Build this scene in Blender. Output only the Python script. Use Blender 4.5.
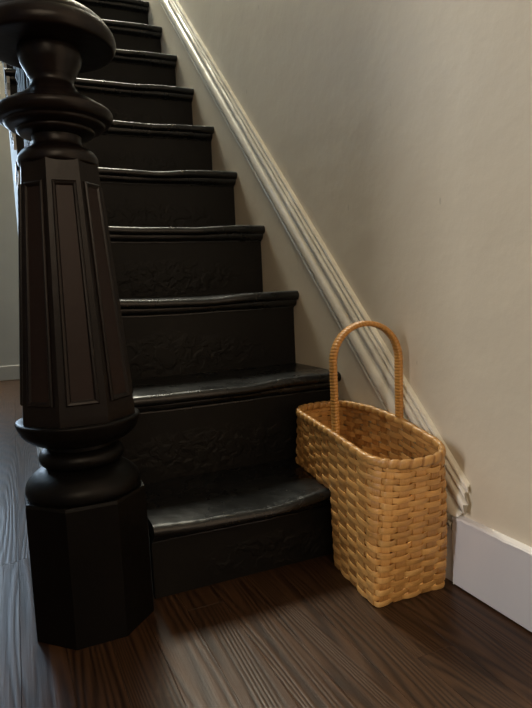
import bpy, bmesh, math, random
from mathutils import Vector, Matrix
import numpy as np

scene = bpy.context.scene
for o in list(bpy.data.objects):
    bpy.data.objects.remove(o, do_unlink=True)
COL = scene.collection
R = math.radians

# ------------------------------------------------------------------ camera
cam = bpy.data.cameras.new('camera')
cam.sensor_fit = 'HORIZONTAL'
cam.sensor_width = 36.0
cam.lens = 569.02 * 36.0 / 532.0
cam.clip_start = 0.02
cam_o = bpy.data.objects.new('camera', cam)
COL.objects.link(cam_o)
_r = Vector((0.9131, -0.4051, -0.0453)).normalized()
_f = Vector((0.3992, 0.9111, -0.1026)).normalized()
_u = _r.cross(_f).normalized()
_r = _f.cross(_u).normalized()
cam_o.matrix_world = Matrix(((_r.x, _u.x, -_f.x, -0.6723),
                             (_r.y, _u.y, -_f.y, -0.9166),
                             (_r.z, _u.z, -_f.z, 0.5175),
                             (0, 0, 0, 1)))
scene.camera = cam_o

# ------------------------------------------------------------------ view / world / lights
vs = scene.view_settings
vs.view_transform = 'Standard'
vs.look = 'None'
vs.gamma = 1.0
vs.use_curve_mapping = False
vs.exposure = 0.0

world = bpy.data.worlds.new('world')
scene.world = world
world.use_nodes = True
world.node_tree.nodes['Background'].inputs[0].default_value = (0.55, 0.68, 0.9, 1)
world.node_tree.nodes['Background'].inputs[1].default_value = 0.10


def area(name, loc, target, sx, sy, power, color, spread=180):
    l = bpy.data.lights.new(name, 'AREA')
    l.shape = 'RECTANGLE'
    l.size, l.size_y = sx, sy
    l.energy = power
    l.color = color
    l.spread = R(spread)
    o = bpy.data.objects.new(name, l)
    COL.objects.link(o)
    o.location = loc
    d = Vector(target) - Vector(loc)
    o.rotation_euler = d.to_track_quat('-Z', 'Y').to_euler()
    return o


# daylight of the front door glass behind the camera (warm afternoon light)
area('front_door_daylight', (-0.95, -2.45, 1.35), (-0.30, 0.0, 0.35), 1.3, 1.6, 25, (1.0, 0.78, 0.55))
# windows at the far end of the hall, cool daylight
area('hall_window_daylight', (-1.68, 1.7, 1.5), (-0.9, 1.5, 0.3), 0.8, 1.3, 14, (0.55, 0.78, 1.0))
area('hall_end_window_daylight', (-1.30, 3.44, 1.0), (-1.1, 0.0, 0.2), 0.5, 1.8, 40, (0.62, 0.80, 1.0))
# added unseen lamps beyond the left doorway: cool and warm light on right wall
area('side_fill_cool', (-3.5, -0.95, 1.35), (0.0, -0.55, 0.9), 0.26, 1.6, 45, (0.94, 0.94, 0.97))
area('side_fill_warm', (-3.3, -0.50, 1.5), (0.0, -0.70, 0.9), 0.25, 1.4, 98, (1.0, 0.71, 0.55))
# window at the top of the stairs
area('landing_window_daylight', (-0.33, 3.05, 4.25), (-0.3, 0.5, 0.6), 0.55, 1.0, 190, (1.0, 0.97, 0.80))


# ------------------------------------------------------------------ material helpers
def mat(name):
    m = bpy.data.materials.new(name)
    m.use_nodes = True
    nt = m.node_tree
    return m, nt, nt.nodes['Principled BSDF']


def node(nt, typ, **kw):
    n = nt.nodes.new(typ)
    for k, v in kw.items():
        if k.startswith('i_'):
            key = k[2:].replace('_', ' ')
            n.inputs[key].default_value = v
        else:
            setattr(n, k, v)
    return n


def ramp(nt, stops):
    n = nt.nodes.new('ShaderNodeValToRGB')
    cr = n.color_ramp
    while len(cr.elements) < len(stops):
        cr.elements.new(0.5)
    for e, (p, c) in zip(cr.elements, stops):
        e.position = p
        e.color = (*c, 1) if len(c) == 3 else c
    return n


def coords(nt, scale=(1, 1, 1), kind='Object', loc=(0, 0, 0)):
    tc = nt.nodes.new('ShaderNodeTexCoord')
    mp = nt.nodes.new('ShaderNodeMapping')
    mp.inputs['Scale'].default_value = scale
    mp.inputs['Location'].default_value = loc
    nt.links.new(tc.outputs[kind], mp.inputs['Vector'])
    return mp.outputs['Vector']


def noise(nt, vec, scale, detail=4, rough=0.55, dist=0.0):
    n = nt.nodes.new('ShaderNodeTexNoise')
    n.inputs['Scale'].default_value = scale
    n.inputs['Detail'].default_value = detail
    n.inputs['Roughness'].default_value = rough
    n.inputs['Distortion'].default_value = dist
    nt.links.new(vec, n.inputs['Vector'])
    return n


def bump(nt, b, height, strength, dist=0.01, prev=None):
    n = nt.nodes.new('ShaderNodeBump')
    n.inputs['Strength'].default_value = strength
    n.inputs['Distance'].default_value = dist
    nt.links.new(height, n.inputs['Height'])
    if prev is not None:
        nt.links.new(prev, n.inputs['Normal'])
    nt.links.new(n.outputs['Normal'], b.inputs['Normal'])
    return n.outputs['Normal']


def paint(name, c1, c2, rough, bump_s=0.15, bump_scale=60, mott=3.0, spec=0.5, rough_var=0.0, dents=0.0):
    m, nt, b = mat(name)
    v = coords(nt)
    n = noise(nt, v, mott, 5)
    rp = ramp(nt, [(0.3, c1), (0.7, c2)])
    nt.links.new(n.outputs['Fac'], rp.inputs[0])
    nt.links.new(rp.outputs[0], b.inputs['Base Color'])
    b.inputs['Roughness'].default_value = rough
    b.inputs['Specular IOR Level'].default_value = spec
    if rough_var:
        n3 = noise(nt, v, 9, 4)
        mr = node(nt, 'ShaderNodeMapRange')
        mr.inputs['To Min'].default_value = rough - rough_var
        mr.inputs['To Max'].default_value = rough + rough_var
        nt.links.new(n3.outputs['Fac'], mr.inputs['Value'])
        nt.links.new(mr.outputs[0], b.inputs['Roughness'])
    n2 = noise(nt, v, bump_scale, 4)
    p = bump(nt, b, n2.outputs['Fac'], bump_s, 0.004)
    if dents:
        n4 = noise(nt, v, 14, 2)
        bump(nt, b, n4.outputs['Fac'], dents, 0.02, p)
    return m


M = {}


def wall_material():
    """cream wall paint with small scuffs and scratches"""
    m, nt, b = mat('wall_paint')
    v = coords(nt)
    n = noise(nt, v, 1.6, 4)
    rp = ramp(nt, [(0.3, (0.60, 0.528, 0.40)), (0.7, (0.66, 0.582, 0.45))])
    nt.links.new(n.outputs['Fac'], rp.inputs[0])
    # short thin scuffs
    v2 = coords(nt, (5, 15, 5.5), loc=(0.3, 0.7, 0.2))
    nz = noise(nt, v2, 1.3, 3, 0.6, 1.2)
    vo = node(nt, 'ShaderNodeTexVoronoi', feature='F1')
    vo.inputs['Scale'].default_value = 1.6
    nt.links.new(nz.outputs['Color'], vo.inputs['Vector'])
    vo2 = node(nt, 'ShaderNodeTexVoronoi', feature='F1')
    vo2.inputs['Scale'].default_value = 1.0
    nt.links.new(v2, vo2.inputs['Vector'])
    rs = ramp(nt, [(0.03, (1, 1, 1)), (0.04, (0, 0, 0))])
    nt.links.new(vo2.outputs['Distance'], rs.inputs[0])
    mx = node(nt, 'ShaderNodeMix', data_type='RGBA')
    mx.inputs['B'].default_value = (0.33, 0.28, 0.2, 1)
    sc = node(nt, 'ShaderNodeMath', operation='MULTIPLY')
    sc.inputs[1].default_value = 0.45
    nt.links.new(rs.outputs[0], sc.inputs[0])
    nt.links.new(sc.outputs[0], mx.inputs['Factor'])
    nt.links.new(rp.outputs[0], mx.inputs['A'])
    nt.links.new(mx.outputs['Result'], b.inputs['Base Color'])
    b.inputs['Roughness'].default_value = 0.42
    n2 = noise(nt, v, 9, 3)
    p = bump(nt, b, n2.outputs['Fac'], 0.12, 0.02)
    n3 = noise(nt, v, 160, 3)
    bump(nt, b, n3.outputs['Fac'], 0.06, 0.003, p)
    return m


M['wall'] = wall_material()
M['trim'] = paint('trim_paint', (0.66, 0.61, 0.49), (0.75, 0.70, 0.58), 0.33, 0.25, 45, 8, dents=0.12)
M['baseboard'] = paint('baseboard_paint', (0.66, 0.64, 0.635), (0.71, 0.69, 0.675), 0.38, 0.1, 50, 4)
M['ceiling'] = paint('ceiling_paint', (0.7, 0.68, 0.62), (0.74, 0.72, 0.66), 0.8)
M['hall'] = paint('hall_wall_paint', (0.25, 0.24, 0.215), (0.28, 0.27, 0.24), 0.6)
M['newel'] = paint('newel_dark_paint', (0.0044, 0.0030, 0.0028), (0.0075, 0.0050, 0.0046), 0.31, 0.12, 60, 6, spec=0.24, rough_var=0.07)
M['newel_panel'] = paint('newel_panel_paint', (0.012, 0.0068, 0.0062), (0.017, 0.0098, 0.0088), 0.38, 0.10, 60, 6, spec=0.22, rough_var=0.05)
M['newel_base'] = paint('newel_base_paint', (0.0022, 0.0019, 0.0017), (0.0042, 0.0036, 0.0033), 0.40, 0.15, 50, 6, spec=0.16, rough_var=0.07)
M['bracket'] = paint('bracket_paint', (0.55, 0.56, 0.53), (0.62, 0.63, 0.6), 0.25)


def tread_material():
    m, nt, b = mat('tread_black_gloss_paint')
    v = coords(nt)
    n = noise(nt, v, 7, 5)
    rp = ramp(nt, [(0.35, (0.0040, 0.0042, 0.0043)), (0.75, (0.0085, 0.0088, 0.009))])
    nt.links.new(n.outputs['Fac'], rp.inputs[0])
    # tiny pale specks of chipped paint and dust
    vo = node(nt, 'ShaderNodeTexVoronoi', feature='F1')
    vo.inputs['Scale'].default_value = 30
    nt.links.new(v, vo.inputs['Vector'])
    rs = ramp(nt, [(0.05, (1, 1, 1)), (0.085, (0, 0, 0))])
    nt.links.new(vo.outputs['Distance'], rs.inputs[0])
    n5 = noise(nt, v, 11, 1)
    r5 = ramp(nt, [(0.58, (0, 0, 0)), (0.66, (1, 1, 1))])
    nt.links.new(n5.outputs['Fac'], r5.inputs[0])
    mu = node(nt, 'ShaderNodeMath', operation='MULTIPLY')
    nt.links.new(rs.outputs[0], mu.inputs[0])
    nt.links.new(r5.outputs[0], mu.inputs[1])
    mx = node(nt, 'ShaderNodeMix', data_type='RGBA')
    mx.inputs['B'].default_value = (0.16, 0.15, 0.13, 1)
    nt.links.new(mu.outputs[0], mx.inputs['Factor'])
    nt.links.new(rp.outputs[0], mx.inputs['A'])
    nt.links.new(mx.outputs['Result'], b.inputs['Base Color'])
    n3 = noise(nt, v, 12, 4)
    mr = node(nt, 'ShaderNodeMapRange')
    mr.inputs['To Min'].default_value = 0.16
    mr.inputs['To Max'].default_value = 0.42
    nt.links.new(n3.outputs['Fac'], mr.inputs['Value'])
    nt.links.new(mr.outputs[0], b.inputs['Roughness'])
    n2 = noise(nt, v, 40, 4)
    p = bump(nt, b, n2.outputs['Fac'], 0.16, 0.004)
    n4 = noise(nt, v, 10, 3)
    bump(nt, b, n4.outputs['Fac'], 0.18, 0.02, p)
    return m


def riser_material():
    """black paint with blistered old layers low in the middle"""
    m, nt, b = mat('riser_black_paint')
    v = coords(nt)
    n = noise(nt, v, 5, 5)
    rp = ramp(nt, [(0.3, (0.0045, 0.004, 0.0035)), (0.75, (0.008, 0.0072, 0.006))])
    nt.links.new(n.outputs['Fac'], rp.inputs[0])
    nt.links.new(rp.outputs[0], b.inputs['Base Color'])
    b.inputs['Roughness'].default_value = 0.5
    b.inputs['Specular IOR Level'].default_value = 0.2
    # mask of blistered zone from generated coordinates
    tc = nt.nodes.new('ShaderNodeTexCoord')
    mp = nt.nodes.new('ShaderNodeMapping')
    mp.inputs['Location'].default_value = (-0.52, -0.5, -0.30)
    nt.links.new(tc.outputs['Generated'], mp.inputs['Vector'])
    mp2 = nt.nodes.new('ShaderNodeMapping')
    mp2.inputs['Scale'].default_value = (2.6, 0, 3.4)
    nt.links.new(mp.outputs[0], mp2.inputs['Vector'])
    ln = node(nt, 'ShaderNodeVectorMath', operation='LENGTH')
    nt.links.new(mp2.outputs[0], ln.inputs[0])
    nm = noise(nt, v, 18, 3)
    ad = node(nt, 'ShaderNodeMath', operation='ADD')
    nt.links.new(ln.outputs['Value'], ad.inputs[0])
    nt.links.new(nm.outputs['Fac'], ad.inputs[1])
    rm = ramp(nt, [(0.62, (1, 1, 1)), (0.95, (0, 0, 0))])
    md = node(nt, 'ShaderNodeMath', operation='MULTIPLY')
    md.inputs[1].default_value = 0.62
    nt.links.new(ad.outputs[0], md.inputs[0])
    nt.links.new(md.outputs[0], rm.inputs[0])
    nb = noise(nt, v, 44, 3, 0.5, 0.5)
    r2 = ramp(nt, [(0.42, (0, 0, 0)), (0.56, (1, 1, 1))])
    nt.links.new(nb.outputs['Fac'], r2.inputs[0])
    mu = node(nt, 'ShaderNodeMath', operation='MULTIPLY')
    nt.links.new(r2.outputs[0], mu.inputs[0])
    nt.links.new(rm.outputs[0], mu.inputs[1])
    p = bump(nt, b, mu.outputs[0], 0.30, 0.006)
    n2 = noise(nt, v, 30, 4)
    bump(nt, b, n2.outputs['Fac'], 0.10, 0.006, p)
    return m


M['tread'] = tread_material()
M['riser'] = riser_material()


def floor_material():
    m, nt, b = mat('dark_oak_plank')
    tc = nt.nodes.new('ShaderNodeTexCoord')
    oi = nt.nodes.new('ShaderNodeObjectInfo')
    mul = node(nt, 'ShaderNodeVectorMath', operation='SCALE')
    mul.inputs['Scale'].default_value = 13.7
    cmb = nt.nodes.new('ShaderNodeCombineXYZ')
    for i in range(3):
        nt.links.new(oi.outputs['Random'], cmb.inputs[i])
    nt.links.new(cmb.outputs[0], mul.inputs[0])
    add = node(nt, 'ShaderNodeVectorMath', operation='ADD')
    nt.links.new(tc.outputs['Object'], add.inputs[0])
    nt.links.new(mul.outputs[0], add.inputs[1])
    # cathedral figure: contour lines of a smooth, strongly stretched noise
    mp = nt.nodes.new('ShaderNodeMapping')
    mp.inputs['Scale'].default_value = (9.0, 0.55, 1)
    nt.links.new(add.outputs[0], mp.inputs['Vector'])
    n1 = noise(nt, mp.outputs[0], 1.0, 1.5, 0.45, 0.25)
    m1 = node(nt, 'ShaderNodeMath', operation='MULTIPLY')
    m1.inputs[1].default_value = 210.0
    nt.links.new(n1.outputs['Fac'], m1.inputs[0])
    sn = node(nt, 'ShaderNodeMath', operation='SINE')
    nt.links.new(m1.outputs[0], sn.inputs[0])
    r1 = ramp(nt, [(0.0, (0.15, 0.15, 0.15)), (0.55, (0.62, 0.62, 0.62)), (1.0, (0.85, 0.85, 0.85))])
    mr = node(nt, 'ShaderNodeMapRange')
    mr.inputs['From Min'].default_value = -1
    nt.links.new(sn.outputs[0], mr.inputs['Value'])
    nt.links.new(mr.outputs[0], r1.inputs[0])
    # fine open pores along the board
    mp2 = nt.nodes.new('ShaderNodeMapping')
    mp2.inputs['Scale'].default_value = (330, 9, 1)
    nt.links.new(add.outputs[0], mp2.inputs['Vector'])
    n2 = noise(nt, mp2.outputs[0], 1.0, 4, 0.6)
    rp = ramp(nt, [(0.25, (0.0125, 0.0058, 0.0029)), (0.85, (0.066, 0.0325, 0.0155))])
    mix = node(nt, 'ShaderNodeMath', operation='MULTIPLY_ADD')
    mix.inputs[1].default_value = 0.55
    sc = node(nt, 'ShaderNodeMath', operation='MULTIPLY')
    sc.inputs[1].default_value = 0.55
    nt.links.new(n2.outputs['Fac'], sc.inputs[0])
    nt.links.new(r1.outputs[0], mix.inputs[0])
    nt.links.new(sc.outputs[0], mix.inputs[2])
    nt.links.new(mix.outputs[0], rp.inputs[0])
    hsv = nt.nodes.new('ShaderNodeHueSaturation')
    mv = node(nt, 'ShaderNodeMapRange')
    mv.inputs['To Min'].default_value = 0.85
    mv.inputs['To Max'].default_value = 1.12
    nt.links.new(oi.outputs['Random'], mv.inputs['Value'])
    nt.links.new(mv.outputs[0], hsv.inputs['Value'])
    nt.links.new(rp.outputs[0], hsv.inputs['Color'])
    nt.links.new(hsv.outputs[0], b.inputs['Base Color'])
    b.inputs['Specular IOR Level'].default_value = 0.26
    n6 = noise(nt, tc.outputs['Object'], 6, 4)
    mq = node(nt, 'ShaderNodeMapRange')
    mq.inputs['To Min'].default_value = 0.27
    mq.inputs['To Max'].default_value = 0.45
    nt.links.new(n6.outputs['Fac'], mq.inputs['Value'])
    nt.links.new(mq.outputs[0], b.inputs['Roughness'])
    bump(nt, b, mix.outputs[0], 0.16, 0.003)
    return m


M['floor'] = floor_material()
M['floor_dark'] = paint('subfloor_dark', (0.012, 0.009, 0.007), (0.016, 0.012, 0.01), 0.8)


def cane(name, stops, rough=0.42, scale=(60, 60, 14), var=0.35):
    m, nt, b = mat(name)
    oi = nt.nodes.new('ShaderNodeObjectInfo')
    tc = nt.nodes.new('ShaderNodeTexCoord')
    cmb = nt.nodes.new('ShaderNodeCombineXYZ')
    for i in range(3):
        nt.links.new(oi.outputs['Random'], cmb.inputs[i])
    mul = node(nt, 'ShaderNodeVectorMath', operation='SCALE')
    mul.inputs['Scale'].default_value = 7.3
    nt.links.new(cmb.outputs[0], mul.inputs[0])
    add = node(nt, 'ShaderNodeVectorMath', operation='ADD')
    nt.links.new(tc.outputs['Object'], add.inputs[0])
    nt.links.new(mul.outputs[0], add.inputs[1])
    n = noise(nt, add.outputs[0], 11, 3)
    mp = nt.nodes.new('ShaderNodeMapping')
    mp.inputs['Scale'].default_value = scale
    nt.links.new(add.outputs[0], mp.inputs['Vector'])
    n2 = noise(nt, mp.outputs[0], 8, 4, 0.6)
    a = node(nt, 'ShaderNodeMath', operation='MULTIPLY_ADD')
    a.inputs[1].default_value = 0.45
    nt.links.new(n2.outputs['Fac'], a.inputs[0])
    s = node(nt, 'ShaderNodeMath', operation='MULTIPLY')
    s.inputs[1].default_value = 0.55
    nt.links.new(n.outputs['Fac'], s.inputs[0])
    nt.links.new(s.outputs[0], a.inputs[2])
    rp = ramp(nt, stops)
    nt.links.new(a.outputs[0], rp.inputs[0])
    hsv = nt.nodes.new('ShaderNodeHueSaturation')
    mv = node(nt, 'ShaderNodeMapRange')
    mv.inputs['To Min'].default_value = 1 - var / 2
    mv.inputs['To Max'].default_value = 1 + var / 2
    nt.links.new(oi.outputs['Random'], mv.inputs['Value'])
    nt.links.new(mv.outputs[0], hsv.inputs['Value'])
    nt.links.new(rp.outputs[0], hsv.inputs['Color'])
    nt.links.new(hsv.outputs[0], b.inputs['Base Color'])
    b.inputs['Roughness'].default_value = rough
    bump(nt, b, n2.outputs['Fac'], 0.2, 0.001)
    return m


M['weaver'] = cane('ash_splint_weaver', [(0.3, (0.36, 0.17, 0.045)), (0.5, (0.57, 0.30, 0.088)), (0.72, (0.70, 0.42, 0.15))], scale=(5, 5, 90))
M['stake'] = cane('ash_splint_stake', [(0.3, (0.30, 0.135, 0.036)), (0.5, (0.48, 0.24, 0.07)), (0.72, (0.60, 0.34, 0.11))], scale=(60, 60, 5))
M['rim'] = cane('ash_rim_hoop', [(0.3, (0.38, 0.19, 0.055)), (0.6, (0.56, 0.30, 0.09)), (0.8, (0.62, 0.36, 0.12))], 0.36)
M['handle'] = cane('wrapped_cane_handle', [(0.3, (0.42, 0.18, 0.035)), (0.6, (0.60, 0.29, 0.065)), (0.8, (0.66, 0.35, 0.09))], 0.34)


# ------------------------------------------------------------------ object helpers
def obj(name, me, m, parent=None, smooth=False, matrix=None):
    o = bpy.data.objects.new(name, me)
    COL.objects.link(o)
    if m is not None and len(me.materials) == 0:
        me.materials.append(m)
    if parent is not None:
        o.parent = parent
    if smooth:
        for p in me.polygons:
            p.use_smooth = True
    if matrix is not None:
        o.matrix_local = matrix
    return o


def mesh(name, verts, faces, smooth_angle=None):
    me = bpy.data.meshes.new(name)
    me.from_pydata([tuple(v) for v in verts], [], faces)
    bm = bmesh.new()
    bm.from_mesh(me)
    bmesh.ops.recalc_face_normals(bm, faces=bm.faces)
    bm.to_mesh(me)
    bm.free()
    if smooth_angle is not None:
        for p in me.polygons:
            p.use_smooth = True
        me.set_sharp_from_angle(angle=R(smooth_angle))
    return me


def empty(name, loc=(0, 0, 0)):
    o = bpy.data.objects.new(name, None)
    o.empty_display_size = 0.05
    COL.objects.link(o)
    o.location = loc
    return o


def tag(o, label=None, cat=None, group=None, kind=None):
    if label: o['label'] = label
    if cat: o['category'] = cat
    if group: o['group'] = group
    if kind: o['kind'] = kind
    return o


def box(x0, x1, y0, y1, z0, z1, bevel=0.0, seg=1):
    bm = bmesh.new()
    vs_ = [bm.verts.new((x, y, z)) for z in (z0, z1) for y in (y0, y1) for x in (x0, x1)]
    for f in ((0, 2, 3, 1), (4, 5, 7, 6), (0, 1, 5, 4), (2, 6, 7, 3), (0, 4, 6, 2), (1, 3, 7, 5)):
        bm.faces.new([vs_[i] for i in f])
    bmesh.ops.recalc_face_normals(bm, faces=bm.faces)
    if bevel:
        bmesh.ops.bevel(bm, geom=list(bm.edges), offset=bevel, segments=seg, affect='EDGES', profile=0.5)
    me = bpy.data.meshes.new('box')
    bm.to_mesh(me)
    bm.free()
    return me


def lathe(profile, n=64, center=(0, 0), angle=None):
    """profile: list of (radius, z), closed at both ends"""
    v, f = [], []
    for r, z in profile:
        for i in range(n):
            a = 2 * math.pi * i / n
            v.append((center[0] + r * math.cos(a), center[1] + r * math.sin(a), z))
    m_ = len(profile)
    for j in range(m_ - 1):
        for i in range(n):
            k = (i + 1) % n
            f.append((j * n + i, j * n + k, (j + 1) * n + k, (j + 1) * n + i))
    f.append(tuple(range(n - 1, -1, -1)))
    f.append(tuple((m_ - 1) * n + i for i in range(n)))
    return mesh('lathe', v, f, 38)


def spline(pts, per=6):
    """Catmull-Rom through 2D points"""
    out = []
    P = [pts[0]] + list(pts) + [pts[-1]]
    for i in range(1, len(P) - 2):
        p0, p1, p2, p3 = [np.array(q, float) for q in P[i - 1:i + 3]]
        for k in range(per):
            t = k / per
            out.append(tuple(0.5 * ((2 * p1) + (-p0 + p2) * t + (2 * p0 - 5 * p1 + 4 * p2 - p3) * t * t + (-p0 + 3 * p1 - 3 * p2 + p3) * t ** 3)))
    out.append(tuple(pts[-1]))
    return out


def loft(rings, closed_ring=True, cap=True, closed_path=False):
    v, f = [], []
    n = len(rings[0])
    for r in rings:
        v += [tuple(p) for p in r]
    m_ = len(rings)
    for j in range(m_ if closed_path else m_ - 1):
        j2 = (j + 1) % m_
        for i in range(n if closed_ring else n - 1):
            k = (i + 1) % n
            f.append((j * n + i, j * n + k, j2 * n + k, j2 * n + i))
    if cap and not closed_path and closed_ring:
        f.append(tuple(range(n - 1, -1, -1)))
        f.append(tuple((m_ - 1) * n + i for i in range(n)))
    return v, f


# ------------------------------------------------------------------ dimensions
RISE, RUN, R1 = 0.19, 0.19355, 0.1461
NSTEP = 13
XL, XO = -0.634, -0.622           # left end of the treads, face of the stair side
Y_BACK, Y_FRONT = 3.5, -2.55
X_LEFT = -1.75
def tread_z(k): return R1 + (k - 1) * RISE
def tread_y(k): return (k - 1) * RUN


# ------------------------------------------------------------------ setting
def structure(o):
    o['kind'] = 'structure'
    return o


structure(obj('wall_right', box(0.0, 0.12, Y_FRONT, 5.0, -0.06, 4.8), M['wall']))
structure(obj('wall_back', box(X_LEFT - 0.1, 0.12, Y_BACK, Y_BACK + 0.1, 0, 4.8), M['hall']))
DY0, DY1 = -1.45, -0.50           # unseen doorway added on the left; its jamb cuts off the side lamps
structure(obj('wall_left', box(X_LEFT - 0.1, X_LEFT, DY1, Y_BACK, 0, 2.7), M['hall']))
structure(obj('wall_left_near', box(X_LEFT - 0.1, X_LEFT, Y_FRONT, DY0, 0, 2.7), M['hall']))
structure(obj('wall_left_header', box(X_LEFT - 0.1, X_LEFT, DY0, DY1, 2.15, 2.7), M['hall']))
structure(obj('wall_front', box(X_LEFT - 0.1, 0.12, Y_FRONT - 0.1, Y_FRONT, 0, 2.8), M['hall']))
structure(obj('ceiling', box(X_LEFT - 0.1, XO, Y_FRONT, Y_BACK, 2.65, 2.8), M['ceiling']))
structure(obj('trim_1', box(XO, 0.0, Y_FRONT, 0.15, 2.65, 2.8), M['ceiling']))
structure(obj('wall_upper', box(XO - 0.1, XO, 0.15, Y_BACK, 2.8, 4.8), M['hall']))
structure(obj('wall_landing', box(XO, 0.0, 0.05, 0.15, 2.8, 4.8), M['hall']))
structure(obj('trim_2', box(XO - 0.1, 0.12, 0.05, Y_BACK, 4.8, 4.9), M['ceiling']))

# floor planks
fl = structure(obj('floor', box(X_LEFT, 0.0, Y_FRONT, Y_BACK, -0.06, -0.0195), M['floor_dark']))
random.seed(4)
PW = 0.0640
lens = (1.1, 1.35, 1.6, 0.85)
plank_me = [box(-PW / 2 + 0.00012, PW / 2 - 0.00012, -L / 2 + 0.00012, L / 2 - 0.00012, -0.019, 0.0, 0.0005) for L in lens]
for me in plank_me:
    me.materials.append(M['floor'])
ncol = int(-X_LEFT / PW) + 1
for i in range(ncol):
    x = -0.0005 - PW / 2 - i * PW
    if x - PW / 2 < X_LEFT - 0.05:
        break
    y = -1.75 - random.random() * 0.8
    while y < Y_BACK - 0.3:
        q = random.randrange(4)
        o = obj('plank', plank_me[q], None, fl)
        o.location = (x, y + lens[q] / 2, random.uniform(-0.0004, 0.0))
        y += lens[q]

# baseboard on the right wall
def baseboard_right():
    prof = [(0.0, 0.0035), (-0.0105, 0.0035), (-0.0115, 0.006), (-0.0105, 0.115), (-0.0120, 0.1195), (-0.0125, 0.1235), (-0.010, 0.1262), (0.0, 0.1285)]
    y0, y1 = -0.1755, Y_FRONT
    random.seed(3)
    rings = []
    for k in range(61):
        t = (k / 60) ** 2.2
        y = y0 + (y1 - y0) * t
        w = random.uniform(-0.0008, 0.0008)
        rings.append([(x + (w if i in (4, 5, 6) else 0), y, z + (w if i in (5, 6) else 0)) for i, (x, z) in enumerate(prof)])
    v, f = loft(rings)
    return mesh('baseboard', v, f, 30)


structure(obj('baseboard_right', baseboard_right(), M['baseboard']))
structure(obj('baseboard_back', box(-0.959, XO - 0.02, Y_BACK - 0.018, Y_BACK, 0.0, 0.105, 0.004), M['hall']))

# glazed door at the far end of the hall (its daylight is the lamp set between the bars)
dr = structure(obj('door_1', box(-1.64, -1.56, Y_BACK - 0.09, Y_BACK, 0.0, 2.05, 0.004), M['hall']))
for nm, bx_ in (('stile', (-1.04, -0.96, 0.0, 2.05)), ('rail', (-1.56, -1.04, 0.0, 0.10)), ('rail', (-1.56, -1.04, 1.92, 2.05)),
                ('glazing_bar', (-1.31, -1.29, 0.10, 1.92)), ('glazing_bar', (-1.56, -1.04, 0.70, 0.72)), ('glazing_bar', (-1.56, -1.04, 1.31, 1.33))):
    obj(nm, box(bx_[0], bx_[1], Y_BACK - 0.09, Y_BACK - (0.0 if nm != 'glazing_bar' else 0.066), bx_[2], bx_[3], 0.002), M['hall'], dr)

# moulding that caps the sloping stair skirt: bottom edge / top edge on the wall plane
SL = 0.969
def skirt_moulding():
    # profile: (distance up the face, perpendicular to the slope ; depth from the wall)
    prof = [(0.0, 0.0), (0.0, 0.0085), (0.0028, 0.0098), (0.0056, 0.0085), (0.0060, 0.0060), (0.0085, 0.0055)]
    for k in range(9):                         # big round
        a = math.pi * k / 8
        prof.append((0.026 - 0.0165 * math.cos(a), 0.0065 + 0.0105 * math.sin(a)))
    prof += [(0.0445, 0.0052), (0.0485, 0.0062)]
    for k in range(7):                         # ogee
        a = math.pi * k / 6
        prof.append((0.0600 - 0.0085 * math.cos(a), 0.0078 + 0.0070 * math.sin(a)))
    prof += [(0.0705, 0.0070), (0.0725, 0.0112), (0.0755, 0.0122), (0.0780, 0.0105), (0.0790, 0.0068),
             (0.0815, 0.0062), (0.0835, 0.0090), (0.0865, 0.0095), (0.0890, 0.0080), (0.0905, 0.0)]
    d = Vector((0, 1, SL)).normalized()
    up = Vector((0, -SL, 1)).normalized()
    base = Vector((0, 0.0624, 0.3223))
    random.seed(11)
    rings = []
    N = 140
    for j in range(N + 1):
        q = j / N
        ring = []
        for s, dep in prof:
            # the foot dies on the baseboard: lower part on its end, upper part on its top
            zc = 0.1285 + max(0, (s - 0.03)) * 0.42 + 0.0022 * math.sin(s * 300) if s > 0.02 else 0.098 + s * 1.5
            p0 = base + up * s
            tlow = (zc - p0.z) / d.z
            yc = -0.207 + 0.004 * math.sin(s * 420) if s > 0.03 else -0.1765
            tlow = max(tlow, (yc - p0.y) / d.y)
            t = tlow + (3.9 - tlow) * q ** 1.6
            w = random.uniform(-0.0004, 0.0004) if dep > 0.002 else 0
            p = p0 + d * t
            ring.append((-(dep + w), p.y, p.z))
        rings.append(ring)
    v, f = loft(rings)
    return mesh('skirt_moulding', v, f, 32)


structure(obj('trim_3', skirt_moulding(), M['trim']))
# flat foot of the skirt between the bottom riser and the baseboard
structure(obj('trim_4', box(-0.005, 0.0, -0.1750, -0.004, 0.0, 0.10, 0.001), M['baseboard']))
structure(obj('trim_5', box(-0.0105, -0.003, -0.1755, -0.1725, 0.001, 0.112, 0.0008), M['trim']))
# stair side (spandrel) toward the hall
def stair_side():
    v = []
    pts = [(0.140, 0.0), (2.05, 0.0), (2.05, tread_z(11) - 0.03)]
    for k in range(11, 0, -1):
        yk = tread_y(k) + 0.035 if k > 1 else 0.140
        pts += [(yk, tread_z(k) - 0.03), (yk, tread_z(k) - RISE - 0.03 if k > 1 else 0.0)]
    clean = []
    for p in pts[:-1]:
        if not clean or p != clean[-1]:
            clean.append(p)
    n = len(clean)
    for x in (XO, XO + 0.03):
        v += [(x, y, z) for y, z in clean]
    f = [tuple(range(n)), tuple(range(2 * n - 1, n - 1, -1))]
    f += [(i, (i + 1) % n, n + (i + 1) % n, n + i) for i in range(n)]
    return mesh('stair_side', v, f)


structure(obj('wall_stair_side', stair_side(), M['hall']))
structure(obj('baseboard_stair', box(-0.637, XO, 0.141, 2.05, 0.0, 0.115, 0.003), M['bracket']))

# ------------------------------------------------------------------ staircase
stair = empty('staircase', (-0.31, 0.03, 0))
tag(stair, 'black painted wooden staircase with worn rounded treads rising along the cream wall', 'staircase')
SI = Matrix.Translation((0.31, -0.03, 0))


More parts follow.
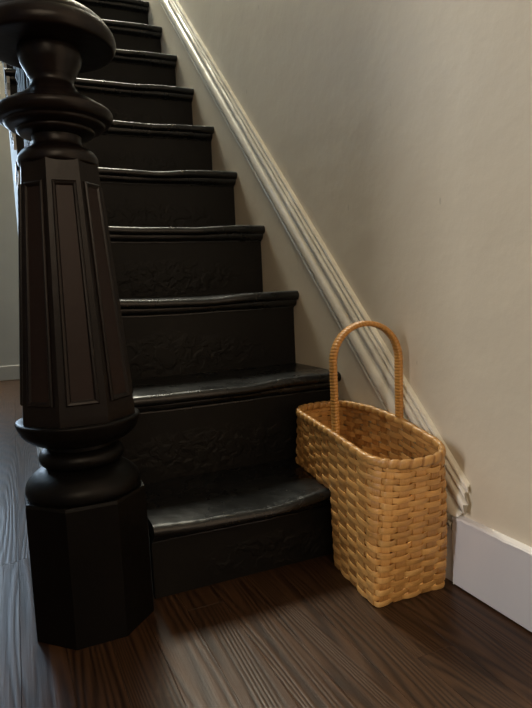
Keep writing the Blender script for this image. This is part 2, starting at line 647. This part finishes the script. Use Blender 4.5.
def spart(name, me, m, smooth=False, parent=None):
    o = obj(name, me, m, parent or stair, smooth)
    if parent is None:
        o.matrix_local = SI
    return o


def tread_mesh(k):
    rnd = random.Random(100 + k)
    z0, y0 = tread_z(k), tread_y(k)
    T = 0.024
    NX = 40
    c1, c2 = rnd.uniform(0.40, 0.5), rnd.uniform(0.55, 0.72)
    a1, a2 = rnd.uniform(0.005, 0.0085), rnd.uniform(0.002, 0.005)
    ph = rnd.uniform(0, 6)
    rings = []
    yb = y0 + RUN + 0.030
    ts = [i / NX for i in range(NX + 1)]
    if k == 1:
        tn = (-0.489 - XL) / (-0.0008 - XL)
        ts = sorted(ts + [tn - 1e-4, tn])
    for t in ts:
        x = XL + (-0.0008 - XL) * t
        wear = a1 * math.exp(-((t - c1) / 0.22) ** 2) + a2 * math.exp(-((t - c2) / 0.10) ** 2)
        edge = 0.0016 * math.sin(9 * t + ph) + 0.0010 * math.sin(23 * t + 2 * ph)
        if k <= 2:
            edge += 0.010 * math.exp(-((t - 0.45) / 0.3) ** 2)
        wz = wear + 0.0007 * math.sin(17 * t + ph)
        ring = []
        # top from back to front
        for s in np.linspace(0, 1, 9):
            y = yb + (y0 + 0.014 - yb) * s
            ring.append((x, y - (edge * s), z0 - wz * s ** 2.0))
        # rounded nosing
        for a in np.linspace(80, -80, 9):
            ar = R(a)
            ring.append((x, y0 + 0.014 - edge - 0.014 * math.cos(ar) , z0 - wz - (T - wz * 0.35) / 2 + (T - wz * 0.35) / 2 * math.sin(ar)))
        ring.append((x, y0 + 0.022 - edge * 0.6, z0 - wz * 0.7 - T))
        ring.append((x, yb, z0 - T))
        if k == 1 and x < -0.4891:          # cut around the newel post
            ring = [(a, max(b, 0.138), c) for a, b, c in ring]
        rings.append(ring)
    v, f = loft(rings)
    return mesh('tread', v, f, 50)


def cove_mesh(k):
    """scotia under the nosing"""
    z1, y0 = tread_z(k) - 0.024, tread_y(k)
    yr = y0 + 0.032
    prof = [(yr + 0.002, z1 + 0.003), (y0 + 0.013, z1 + 0.003), (y0 + 0.013, z1 - 0.004)]
    for a in np.linspace(0, 90, 7):
        prof.append((yr - 0.0045 - 0.0145 * math.cos(R(a)) + 0.0005, z1 - 0.004 - 0.0125 * math.sin(R(a))))
    prof += [(yr - 0.0045, z1 - 0.0195), (yr + 0.002, z1 - 0.0195)]
    rnd = random.Random(300 + k)
    rings = []
    for i in range(15):
        xs = XO if k > 1 else -0.488
        x = xs + (-0.0025 - xs) * i / 14
        w = rnd.uniform(-0.0007, 0.0007) - 0.003 * math.exp(-((i / 14 - 0.5) / 0.25) ** 2)
        rings.append([(x, y, z + w) for y, z in prof])
    v, f = loft(rings)
    return mesh('cove', v, f, 35)


def riser_mesh(k):
    z1 = tread_z(k) - 0.02
    z0 = tread_z(k - 1) - 0.004 if k > 1 else 0.0
    y = tread_y(k) + 0.032
    return box(XO if k > 1 else -0.4885, -0.0025, y, y + 0.016, z0, z1, 0.0005)


for k in range(1, NSTEP + 1):
    spart('tread', tread_mesh(k), M['tread'])
    spart('riser', riser_mesh(k), M['riser'])
    spart('cove_moulding', cove_mesh(k), M['tread'])


def bracket_mesh():
    """fluted bracket under the open end of a tread; origin at tread front top corner"""
    out = [(0.006, -0.026), (0.185, -0.026), (0.185, -0.04), (0.16, -0.05), (0.13, -0.075), (0.10, -0.082), (0.075, -0.07),
           (0.062, -0.095), (0.036, -0.108), (0.036, -0.06), (0.012, -0.045)]
    n = len(out)
    v = [(XO - 0.008, y, z) for y, z in out] + [(XO + 0.001, y, z) for y, z in out]
    f = [tuple(range(n)), tuple(range(2 * n - 1, n - 1, -1))]
    f += [(i, (i + 1) % n, n + (i + 1) % n, n + i) for i in range(n)]
    for k in range(4):   # flutes
        y = 0.05 + 0.028 * k
        b0 = len(v)
        for (yy, zz) in ((y, -0.034), (y + 0.012, -0.034), (y + 0.012, -0.064), (y, -0.064)):
            v.append((XO - 0.011, yy, zz))
        for (yy, zz) in ((y, -0.034), (y + 0.012, -0.034), (y + 0.012, -0.064), (y, -0.064)):
            v.append((XO - 0.007, yy, zz))
        f += [tuple(b0 + i for i in range(4))] + [(b0 + i, b0 + (i + 1) % 4, b0 + 4 + (i + 1) % 4, b0 + 4 + i) for i in range(4)]
    return mesh('bracket', v, f)


bm_ = bracket_mesh()
bm_.materials.append(M['bracket'])
for k in range(2, 11):
    o = obj('step_bracket', bm_, None, stair)
    o.matrix_local = SI @ Matrix.Translation((0, tread_y(k), tread_z(k)))
    o['label'] = 'pale fluted bracket under the tread end'

# balusters and rail
bal_prof = spline([(0.013, 0.0), (0.0135, 0.03), (0.0135, 0.10), (0.010, 0.115), (0.0155, 0.135), (0.0125, 0.15), (0.009, 0.165), (0.013, 0.19),
                   (0.0165, 0.26), (0.0145, 0.38), (0.0105, 0.55), (0.0085, 0.62), (0.012, 0.635), (0.0085, 0.65), (0.0095, 0.80), (0.0095, 0.90)], 3)
bal_me = lathe(bal_prof, 14)
bal_me.materials.append(M['newel'])
XB = -0.590
for k in range(2, 12):
    for dy in (0.035, 0.130):
        o = obj('baluster', bal_me, None, stair)
        ht = 0.83 + 0.98 * dy
        o.matrix_local = SI @ Matrix.Translation((XB, tread_y(k) + dy, tread_z(k) - 0.004)) @ Matrix.Diagonal((1, 1, ht / 0.9, 1))


def rail_mesh():
    prof = [(-0.024, 0.0), (0.024, 0.0), (0.026, 0.012), (0.031, 0.022), (0.029, 0.036), (0.017, 0.050), (0, 0.054), (-0.017, 0.050), (-0.029, 0.036), (-0.031, 0.022), (-0.026, 0.012)]
    rings = []
    for y in (0.084, 0.2, 1.0, 2.3):
        z = tread_z(1) + 0.827 + (y) * 0.9817
        rings.append([(XB + a, y, z + b) for a, b in prof])
    v, f = loft(rings)
    return mesh('rail', v, f, 40)


spart('handrail', rail_mesh(), M['newel'])

# ------------------------------------------------------------------ newel post
NX_, NY_ = -0.5895, 0.035
newel = empty('newel_post', (NX_, NY_, 0))
tag(newel, 'massive black turned newel post with octagonal base and panelled tapering shaft', 'newel post')


def ngon_ring(rc, z, n=8, a0=22.5):
    return [(rc * math.cos(R(a0 + 45 * i)), rc * math.sin(R(a0 + 45 * i)), z) for i in range(n)]


def octa(levels):
    v, f = loft([ngon_ring(rc, z) for rc, z in levels])
    me = mesh('octa', v, f)
    return me


obj('base_block', octa([(0.0985, 0.0), (0.0985, 0.213), (0.0970, 0.218), (0.06, 0.2195)]), M['newel_base'], newel)
lower = spline([(0.083, 0.2165), (0.0882, 0.2195), (0.0900, 0.2275), (0.0875, 0.238), (0.078, 0.249), (0.065, 0.2575), (0.053, 0.2625)], 5)
obj('dome_ring', lathe([(0.05, 0.212)] + lower + [(0.04, 0.264)], 72), M['newel_base'], newel)
bead = [(0.048, 0.261)] + [(0.050 + 0.0165 * math.cos(R(a)), 0.2765 + 0.0145 * math.sin(R(a))) for a in range(-85, 86, 12)] + [(0.048, 0.2915)]
obj('bead_ring', lathe(bead, 72), M['newel_base'], newel)
bowl = [(0.046, 0.289), (0.053, 0.2915), (0.053, 0.2965)] + spline([(0.055, 0.297), (0.073, 0.3035), (0.087, 0.3145), (0.0930, 0.326), (0.0955, 0.333), (0.0955, 0.3365), (0.0930, 0.3385)], 4) + [(0.082, 0.339)]
obj('bowl_collar', lathe(bowl, 72), M['newel_base'], newel)

ZB, ZT, RB, RT = 0.336, 0.730, 0.0905, 0.0590
obj('shaft', octa([(RB, ZB), (RB - 0.0005, ZB + 0.012), (RT + 0.0015, ZT - 0.018), (RT, ZT)]), M['newel'], newel)


def shaft_r(z):
    return RB + (RT - RB) * (z - ZB) / (ZT - ZB)


def face_point(i, s, z, out):
    """point on shaft face i: s in -1..1 across the face, height z, pushed out along the face normal"""
    rc = shaft_r(z)
    ap, half = rc * math.cos(R(22.5)), rc * math.sin(R(22.5))
    a = R(45 * i)
    nx, ny = math.cos(a), math.sin(a)
    return (nx * (ap + out) - ny * s * half, ny * (ap + out) + nx * s * half, z)


Z0P, Z1P = 0.368, 0.698
for i in range(8):
    # raised picture-frame moulding
    def loop(s, dz, out):
        return [face_point(i, -s, Z0P + dz, out), face_point(i, s, Z0P + dz, out), face_point(i, s, Z1P - dz, out), face_point(i, -s, Z1P - dz, out)]
    L = [loop(0.72, 0.0, -0.002), loop(0.72, 0.0, 0.0022), loop(0.66, 0.0022, 0.0040), loop(0.56, 0.005, 0.0032), loop(0.47, 0.0085, 0.0004), loop(0.47, 0.0085, -0.002)]
    v = [p for l in L for p in l]
    f = []
    for j in range(len(L)):
        j2 = (j + 1) % len(L)
        for q in range(4):
            f.append((j * 4 + q, j * 4 + (q + 1) % 4, j2 * 4 + (q + 1) % 4, j2 * 4 + q))
    pm = obj('panel_moulding', mesh('panel_moulding', v, f), M['newel'], newel)
    a_ = loop(0.50, 0.0075, -0.002)
    b_ = loop(0.50, 0.0075, 0.0009)
    v = a_ + b_
    f = [(0, 1, 2, 3), (7, 6, 5, 4)] + [(q, (q + 1) % 4, 4 + (q + 1) % 4, 4 + q) for q in range(4)]
    obj('panel', mesh('panel', v, f), M['newel_panel'], pm)

top = [(0.050, 0.726), (0.0575, 0.7285), (0.0592, 0.735), (0.0580, 0.742), (0.0525, 0.7490), (0.042, 0.7545), (0.0375, 0.7585), (0.0360, 0.767), (0.0370, 0.7735)]
obj('neck_collar', lathe([(0.03, 0.724)] + spline(top, 3) + [(0.030, 0.775)], 72), M['newel'], newel)
disc = [(0.040, 0.7725), (0.052, 0.7745), (0.0565, 0.778), (0.0575, 0.7815), (0.066, 0.7835), (0.072, 0.787), (0.0735, 0.7905), (0.080, 0.793), (0.0848, 0.7985),
        (0.0862, 0.8045), (0.0835, 0.8095), (0.076, 0.8140), (0.0735, 0.8155), (0.066, 0.8205), (0.053, 0.8275), (0.042, 0.8345), (0.0355, 0.842), (0.0315, 0.850), (0.0320, 0.856), (0.0345, 0.861)]
obj('lower_disc', lathe([(0.03, 0.771)] + spline(disc, 3) + [(0.025, 0.864)], 80), M['newel'], newel)
capd = [(0.0345, 0.8605), (0.0385, 0.869), (0.0440, 0.880), (0.0465, 0.891), (0.0468, 0.8975), (0.0490, 0.8990), (0.080, 0.8990), (0.0925, 0.9000), (0.0968, 0.9055), (0.0980, 0.9130), (0.0960, 0.9210),
        (0.0918, 0.9270), (0.0900, 0.9290), (0.0845, 0.9370), (0.073, 0.9465), (0.0570, 0.9565), (0.0430, 0.9655), (0.0330, 0.9745), (0.0280, 0.9830), (0.030, 0.992), (0.036, 0.999)]
obj('cap_disc', lathe([(0.025, 0.859)] + spline(capd, 3) + [(0.03, 1.0)], 80), M['newel'], newel)
fin = [(0.034, 0.998), (0.043, 1.005), (0.046, 1.02), (0.046, 1.06), (0.040, 1.075), (0.047, 1.085), (0.048, 1.10), (0.038, 1.115), (0.02, 1.125), (0.004, 1.127)]
obj('finial', lathe(spline(fin, 3), 48), M['newel'], newel)

# ------------------------------------------------------------------ basket
basket = empty('stair_basket', (-0.09, -0.085, 0))
tag(basket, 'tan woven splint stair basket with hoop handle, standing on the floor and lowest step', 'basket')
BI = Matrix.Translation((0.09, 0.085, 0))


def bpart(name, v, f, m, ang=45):
    o = obj(name, mesh(name, v, f, ang), m, basket)
    o.matrix_local = BI
    return o


Y_MID, Y_END = -0.0075, 0.190
N_UP = 32
S0, S1, S2, S3, S4 = 6, 11, 16, 21, 27      # stake counts at the plan corners
N_LEG = 20
ZREF = 0.262


def rim_z(x, y):
    """height of the rim: a gentle saddle, higher at the handle by the wall"""
    right = min(1, max(0, (x + 0.15) / 0.13))
    yl = np.interp(y, [-0.21, -0.14, -0.02, 0.17, 0.2], [0.2470, 0.2530, 0.2610, 0.2690, 0.2700])
    yr = np.interp(y, [-0.21, -0.14, -0.05, 0.06, 0.17, 0.2], [0.2470, 0.2570, 0.2740, 0.2790, 0.2730, 0.2710])
    return float(yl + (yr - yl) * right)


def sharp(s, t, leg):
    """point on the sharp-cornered plan at stake parameter s, height fraction t; returns (local u in -1..1, y)"""
    y0 = -0.1715 - 0.036 * t ** 0.8
    y2 = Y_MID if leg else Y_END
    if leg:
        s = S0 + (s - S0) % N_LEG
    else:
        s = s % N_UP
    if s < S0: return -1, Y_END + (Y_MID - Y_END) * s / S0, y0, y2
    if s <= S1: return -1, Y_MID + (y0 - Y_MID) * (s - S0) / (S1 - S0), y0, y2
    if s <= S2: return -1 + 2 * (s - S1) / (S2 - S1), y0, y0, y2
    if s <= S3: return 1, y0 + (Y_MID - y0) * (s - S2) / (S3 - S2), y0, y2
    if leg: return 1 - 2 * (s - S3) / 5, Y_MID, y0, y2
    if s <= S4: return 1, Y_MID + (Y_END - Y_MID) * (s - S3) / (S4 - S3), y0, y2
    return 1 - 2 * (s - S4) / 5, Y_END, y0, y2


def plan(s, t, leg):
    u, y, y0, y2 = sharp(s, t, leg)
    r0 = 0.010 + 0.056 * t ** 1.15              # corners get rounder toward the rim
    hw = (0.0665 - 0.045 * y) * (0.985 + 0.045 * math.sin(math.pi * min(1, t * 0.9)))
    x = u * hw
    rb = 0.012 if leg else r0 * 0.75
    r = r0 if y < Y_MID else rb
    qx = max(-hw + r, min(hw - r, x))
    qy = max(y0 + r0, min(y2 - rb, y))
    dx, dy = x - qx, y - qy
    # blend the two radii for the sides
    dl = math.hypot(dx, dy)
    if dl > 1e-9:
        x, y = qx + dx / dl * r, qy + dy / dl * (r0 if y < Y_MID else rb) if abs(dy) > 1e-9 else qy
    xc = -0.0865 + 0.068 * y
    return Vector((xc + x, y, 0))


def surf(s, v, leg):
    """v: 0 bottom .. 1 rim"""
    p = plan(s, v, leg)
    p.z = v * rim_z(p.x, p.y)
    return p


def normal(s, v, leg):
    a, b = plan(s - 0.05, v, leg), plan(s + 0.05, v, leg)
    d = b - a
    n = Vector((-d.y, d.x, 0))
    if n.length < 1e-9:
        n = Vector((1, 0, 0))
    n.normalize()
    c = Vector((-0.0865 + 0.068 * a.y, -0.09 if leg else 0.0, 0))
    if leg:
        if n.dot(a - Vector((-0.09, -0.09, 0))) < 0: n = -n
    else:
        cy = max(-0.12, min(0.12, a.y))
        if n.dot(a - Vector((-0.0865 + 0.068 * cy, cy, 0))) < 0: n = -n
    return n


V_STEP = 0.1475 / ZREF
ROWS_L, ROWS_U = 13, 10
rows = [(j, (j + 0.5) / ROWS_L * V_STEP, True, V_STEP / ROWS_L) for j in range(ROWS_L)]
V_TOP = 0.972
rows += [(ROWS_L + j, V_STEP + (j + 0.5) / ROWS_U * (V_TOP - V_STEP), False, (V_TOP - V_STEP) / ROWS_U) for j in range(ROWS_U)]
rnd = random.Random(8)
D = 0.00165
for j, v, leg, dv in rows:
    s0, n = (S0, N_LEG) if leg else (0, N_UP)
    per = 10
    rings = []
    wob = [rnd.uniform(-0.10, 0.10) for _ in range(n)]
    hsc = [rnd.uniform(0.86, 1.0) for _ in range(n)]
    for q in range(n * per):
        s = s0 + q / per
        i = int(q / per) % n
        fr = q / per - int(q / per)
        w = wob[i] * (1 - fr) + wob[(i + 1) % n] * fr
        hs = hsc[i] * (1 - fr) + hsc[(i + 1) % n] * fr
        off = D * max(-1.0, min(1.0, 1.5 * math.cos(math.pi * (s - 0.5)))) * (1 if j % 2 else -1)
        bulge = 0.0006 * math.cos(math.pi * (s - 0.5)) * (1 if j % 2 else -1)
        nn = normal(s, v, leg)
        hh = dv * 0.5 * hs
        vc = v + w * dv
        ring = []
        for (dn, dz) in ((-0.0006, -1.0), (0.0004, -1.0), (0.0010, -0.45), (0.0010, 0.45), (0.0004, 1.0), (-0.0006, 1.0)):
            p = surf(s, min(max(vc + dz * hh, 0.002), 1), leg)
            ring.append(p + nn * (off + bulge + dn))
        rings.append(ring)
    vv, ff = loft(rings, closed_path=True)
    bpart('weaver', vv, ff, M['weaver'], 50)


def stake(s, v0, v1, leg, j0, name='stake'):
    rings = []
    n = int((v1 - v0) / 0.0115)
    hw_s = 0.30 * rnd.uniform(0.92, 1.06)
    i = int(s)
    for q in range(n + 1):
        v = v0 + (v1 - v0) * q / n
        if v <= V_STEP:
            ph = v / V_STEP * ROWS_L
        else:
            ph = ROWS_L + (v - V_STEP) / (V_TOP - V_STEP) * ROWS_U
        off = -0.0007 * math.cos(math.pi * (ph - 0.5)) * (1 if (i % 2 == 0) else -1) * -1
        nn = normal(s, v, leg)
        ring = []
        for (ds, dn) in ((-hw_s, -0.0005), (hw_s, -0.0005), (hw_s, 0.0005), (-hw_s, 0.0005)):
            ring.append(surf(s + ds, v, leg) + nn * (off + dn))
        rings.append(ring)
    v_, f_ = loft(rings)
    bpart(name, v_, f_, M['stake'])


for i in range(N_UP):
    # stakes of the deep leg run from the floor to the rim, the others from the shelf
    stake(i + 0.5, 0.004 if S0 <= i < S3 else V_STEP + 0.002, 0.985, False, 0)
for i in range(S3, S0 + N_LEG):
    stake(i + 0.5, 0.004, V_STEP, True, 0)


def base_weave(y0, y1, z, name):
    """woven strips closing a bottom"""
    v, f = [], []
    def strip(p, q, w, axis, phase):
        n = 18
        b0 = len(v)
        for k in range(n + 1):
            t = k / n
            x = p[0] + (q[0] - p[0]) * t
            y = p[1] + (q[1] - p[1]) * t
            zz = z + 0.0013 + 0.0008 * math.sin(math.pi * (t * 6 + phase))
            for (a, c) in ((-w, 0), (w, 0), (w, 0.001), (-w, 0.001)):
                v.append((x + (a if axis == 0 else 0), y + (a if axis else 0), zz + c))
        for k in range(n):
            for m_ in range(4):
                f.append((b0 + k * 4 + m_, b0 + k * 4 + (m_ + 1) % 4, b0 + (k + 1) * 4 + (m_ + 1) % 4, b0 + (k + 1) * 4 + m_))
    for i in range(6):
        u = -1 + 2 * (i + 0.5) / 6
        xs = [-0.0865 + 0.068 * y + u * (0.0665 - 0.045 * y) * 0.97 for y in (y0, y1)]
        strip((xs[0], y0 + 0.004), (xs[1], y1 - 0.004), 0.0085, 0, i)
    m_ = int((y1 - y0) / 0.028)
    for i in range(m_):
        y = y0 + (y1 - y0) * (i + 0.5) / m_
        h = (0.0665 - 0.045 * y) * 0.97
        xc = -0.0865 + 0.068 * y
        strip((xc - h, y), (xc + h, y), 0.010, 1, i + 1)
    o = bpart(name, v, f, M['stake'])
    o['kind'] = 'stuff'


base_weave(-0.170, -0.010, 0.0006, 'base_weave')
base_weave(-0.004, 0.186, 0.1475, 'shelf_weave')

# rim hoop and lashing
rim_pts, rim_n = [], []
NR = 380
for q in range(NR):
    s = N_UP * q / NR
    p = surf(s, 1.0, False)
    rim_pts.append(p)
for it in range(6):      # ease the plan corners
    rim_pts = [(rim_pts[i - 1] + rim_pts[i] * 2 + rim_pts[(i + 1) % NR]) / 4 for i in range(NR)]
for q in range(NR):
    d = (rim_pts[(q + 1) % NR] - rim_pts[q - 1]).normalized()
    n = Vector((d.y, -d.x, 0)).normalized()
    if n.dot(normal(N_UP * q / NR, 1.0, False)) < 0: n = -n
    rim_n.append((n, d))


def rim_section(q, a, grow):
    n, d = rim_n[q % NR]
    up = Vector((0, 0, 1))
    # rounded oblong 7.5 mm x 11 mm
    ca, sa = math.cos(a), math.sin(a)
    e = 0.75
    cx = math.copysign(abs(ca) ** e, ca) * (0.0048 + grow)
    cz = math.copysign(abs(sa) ** e, sa) * (0.0068 + grow)
    return rim_pts[q % NR] + n * (cx + 0.0002) + up * (cz - 0.004)


v, f = loft([[rim_section(q, 2 * math.pi * k / 12, 0) for k in range(12)] for q in range(NR)], closed_path=True)
bpart('rim_hoop', v, f, M['stake'], 60)
# lashing: one strip winding around the hoop
TURNS = 44
PER = 28
vv = []
NL = TURNS * PER
for q in range(NL):
    t = q / NL
    a = 2 * math.pi * TURNS * t
    pos = t * NR
    w = 3.3
    prev = None
    ring = []
    for (dq, g) in ((-w, 0.0001), (-w * 0.75, 0.0011), (w * 0.75, 0.0011), (w, 0.0001)):
        x = (pos + dq) % NR
        i0 = int(x)
        fr = x - i0
        pa = rim_section(i0, a, g)
        pb = rim_section(i0 + 1, a, g)
        ring.append(pa + (pb - pa) * fr)
    vv.append(ring)
v, f = loft(vv, closed_ring=False, closed_path=True)
bpart('rim_lashing', v, f, M['rim'], 60)

# handle: bent splint core wound with cane
HL = Vector((-0.1515, -0.030, 0.262))
HR = Vector((-0.0215, -0.046, 0.275))
HTOP = 0.458


def handle_path(n):
    pts = []
    ax = (HR - HL)
    ax.z = 0
    w = ax.length
    e = ax.normalized()
    mid = (HL + HR) / 2
    mid.z = 0
    rad = w / 2 + 0.001
    zc = HTOP - 0.071
    # left leg from inside the basket up, arch, right leg down
    for k in range(20):
        t = k / 20
        z = 0.254 + (zc - 0.254) * t
        pts.append(mid - e * (rad * (0.985 + 0.015 * t)) + Vector((0, 0, z)))
    for k in range(41):
        a = math.pi - math.pi * k / 40
        pts.append(mid + e * (rad * math.cos(a)) + Vector((0, 0, zc + 0.071 * math.sin(a) ** 0.93 if math.sin(a) > 0 else zc)))
    for k in range(1, 21):
        t = 1 - k / 20
        z = 0.270 + (zc - 0.270) * t
        pts.append(mid + e * (rad * (0.985 + 0.015 * t)) + Vector((0, 0, z)))
    # resample evenly
    acc = [0]
    for i in range(1, len(pts)):
        acc.append(acc[-1] + (pts[i] - pts[i - 1]).length)
    out = []
    for q in range(n + 1):
        L = acc[-1] * q / n
        i = max(1, min(len(pts) - 1, next((k for k, a in enumerate(acc) if a >= L), len(acc) - 1)))
        fr = (L - acc[i - 1]) / (acc[i] - acc[i - 1])
        out.append(pts[i - 1].lerp(pts[i], fr))
    return out, e, acc[-1]


NH = 640
hp, he, hlen = handle_path(NH)
hside = Vector((-he.y, he.x, 0))      # across the strip


def hsec(i, a, grow, tw=0):
    d = (hp[min(i + 1, NH)] - hp[max(i - 1, 0)]).normalized()
    out = d.cross(hside).normalized()
    ca, sa = math.cos(a), math.sin(a)
    e = 0.6
    return hp[i] + hside * (math.copysign(abs(ca) ** e, ca) * (0.0100 + grow)) + out * (math.copysign(abs(sa) ** e, sa) * (0.0044 + grow))


v, f = loft([[hsec(i, 2 * math.pi * k / 12, -0.0006) for k in range(12)] for i in range(0, NH + 1, 8)])
bpart('handle_core', v, f, M['handle'], 50)
PITCH = 8.0      # samples per turn of the winding
rings = []
i0, i1 = int(NH * 0.012), int(NH * 0.99)
for i in range(i0, i1):
    ring = []
    for k in range(16):
        a = 2 * math.pi * k / 16
        ph = (i / PITCH - k / 16) % 1.0
        g = 0.0011 * (max(0.0, 1 - (abs(ph - 0.5) / 0.5) ** 3)) - 0.0003
        ring.append(hsec(i, a, g))
    rings.append(ring)
v, f = loft(rings)
bpart('handle_wrap', v, f, M['handle'], 70)
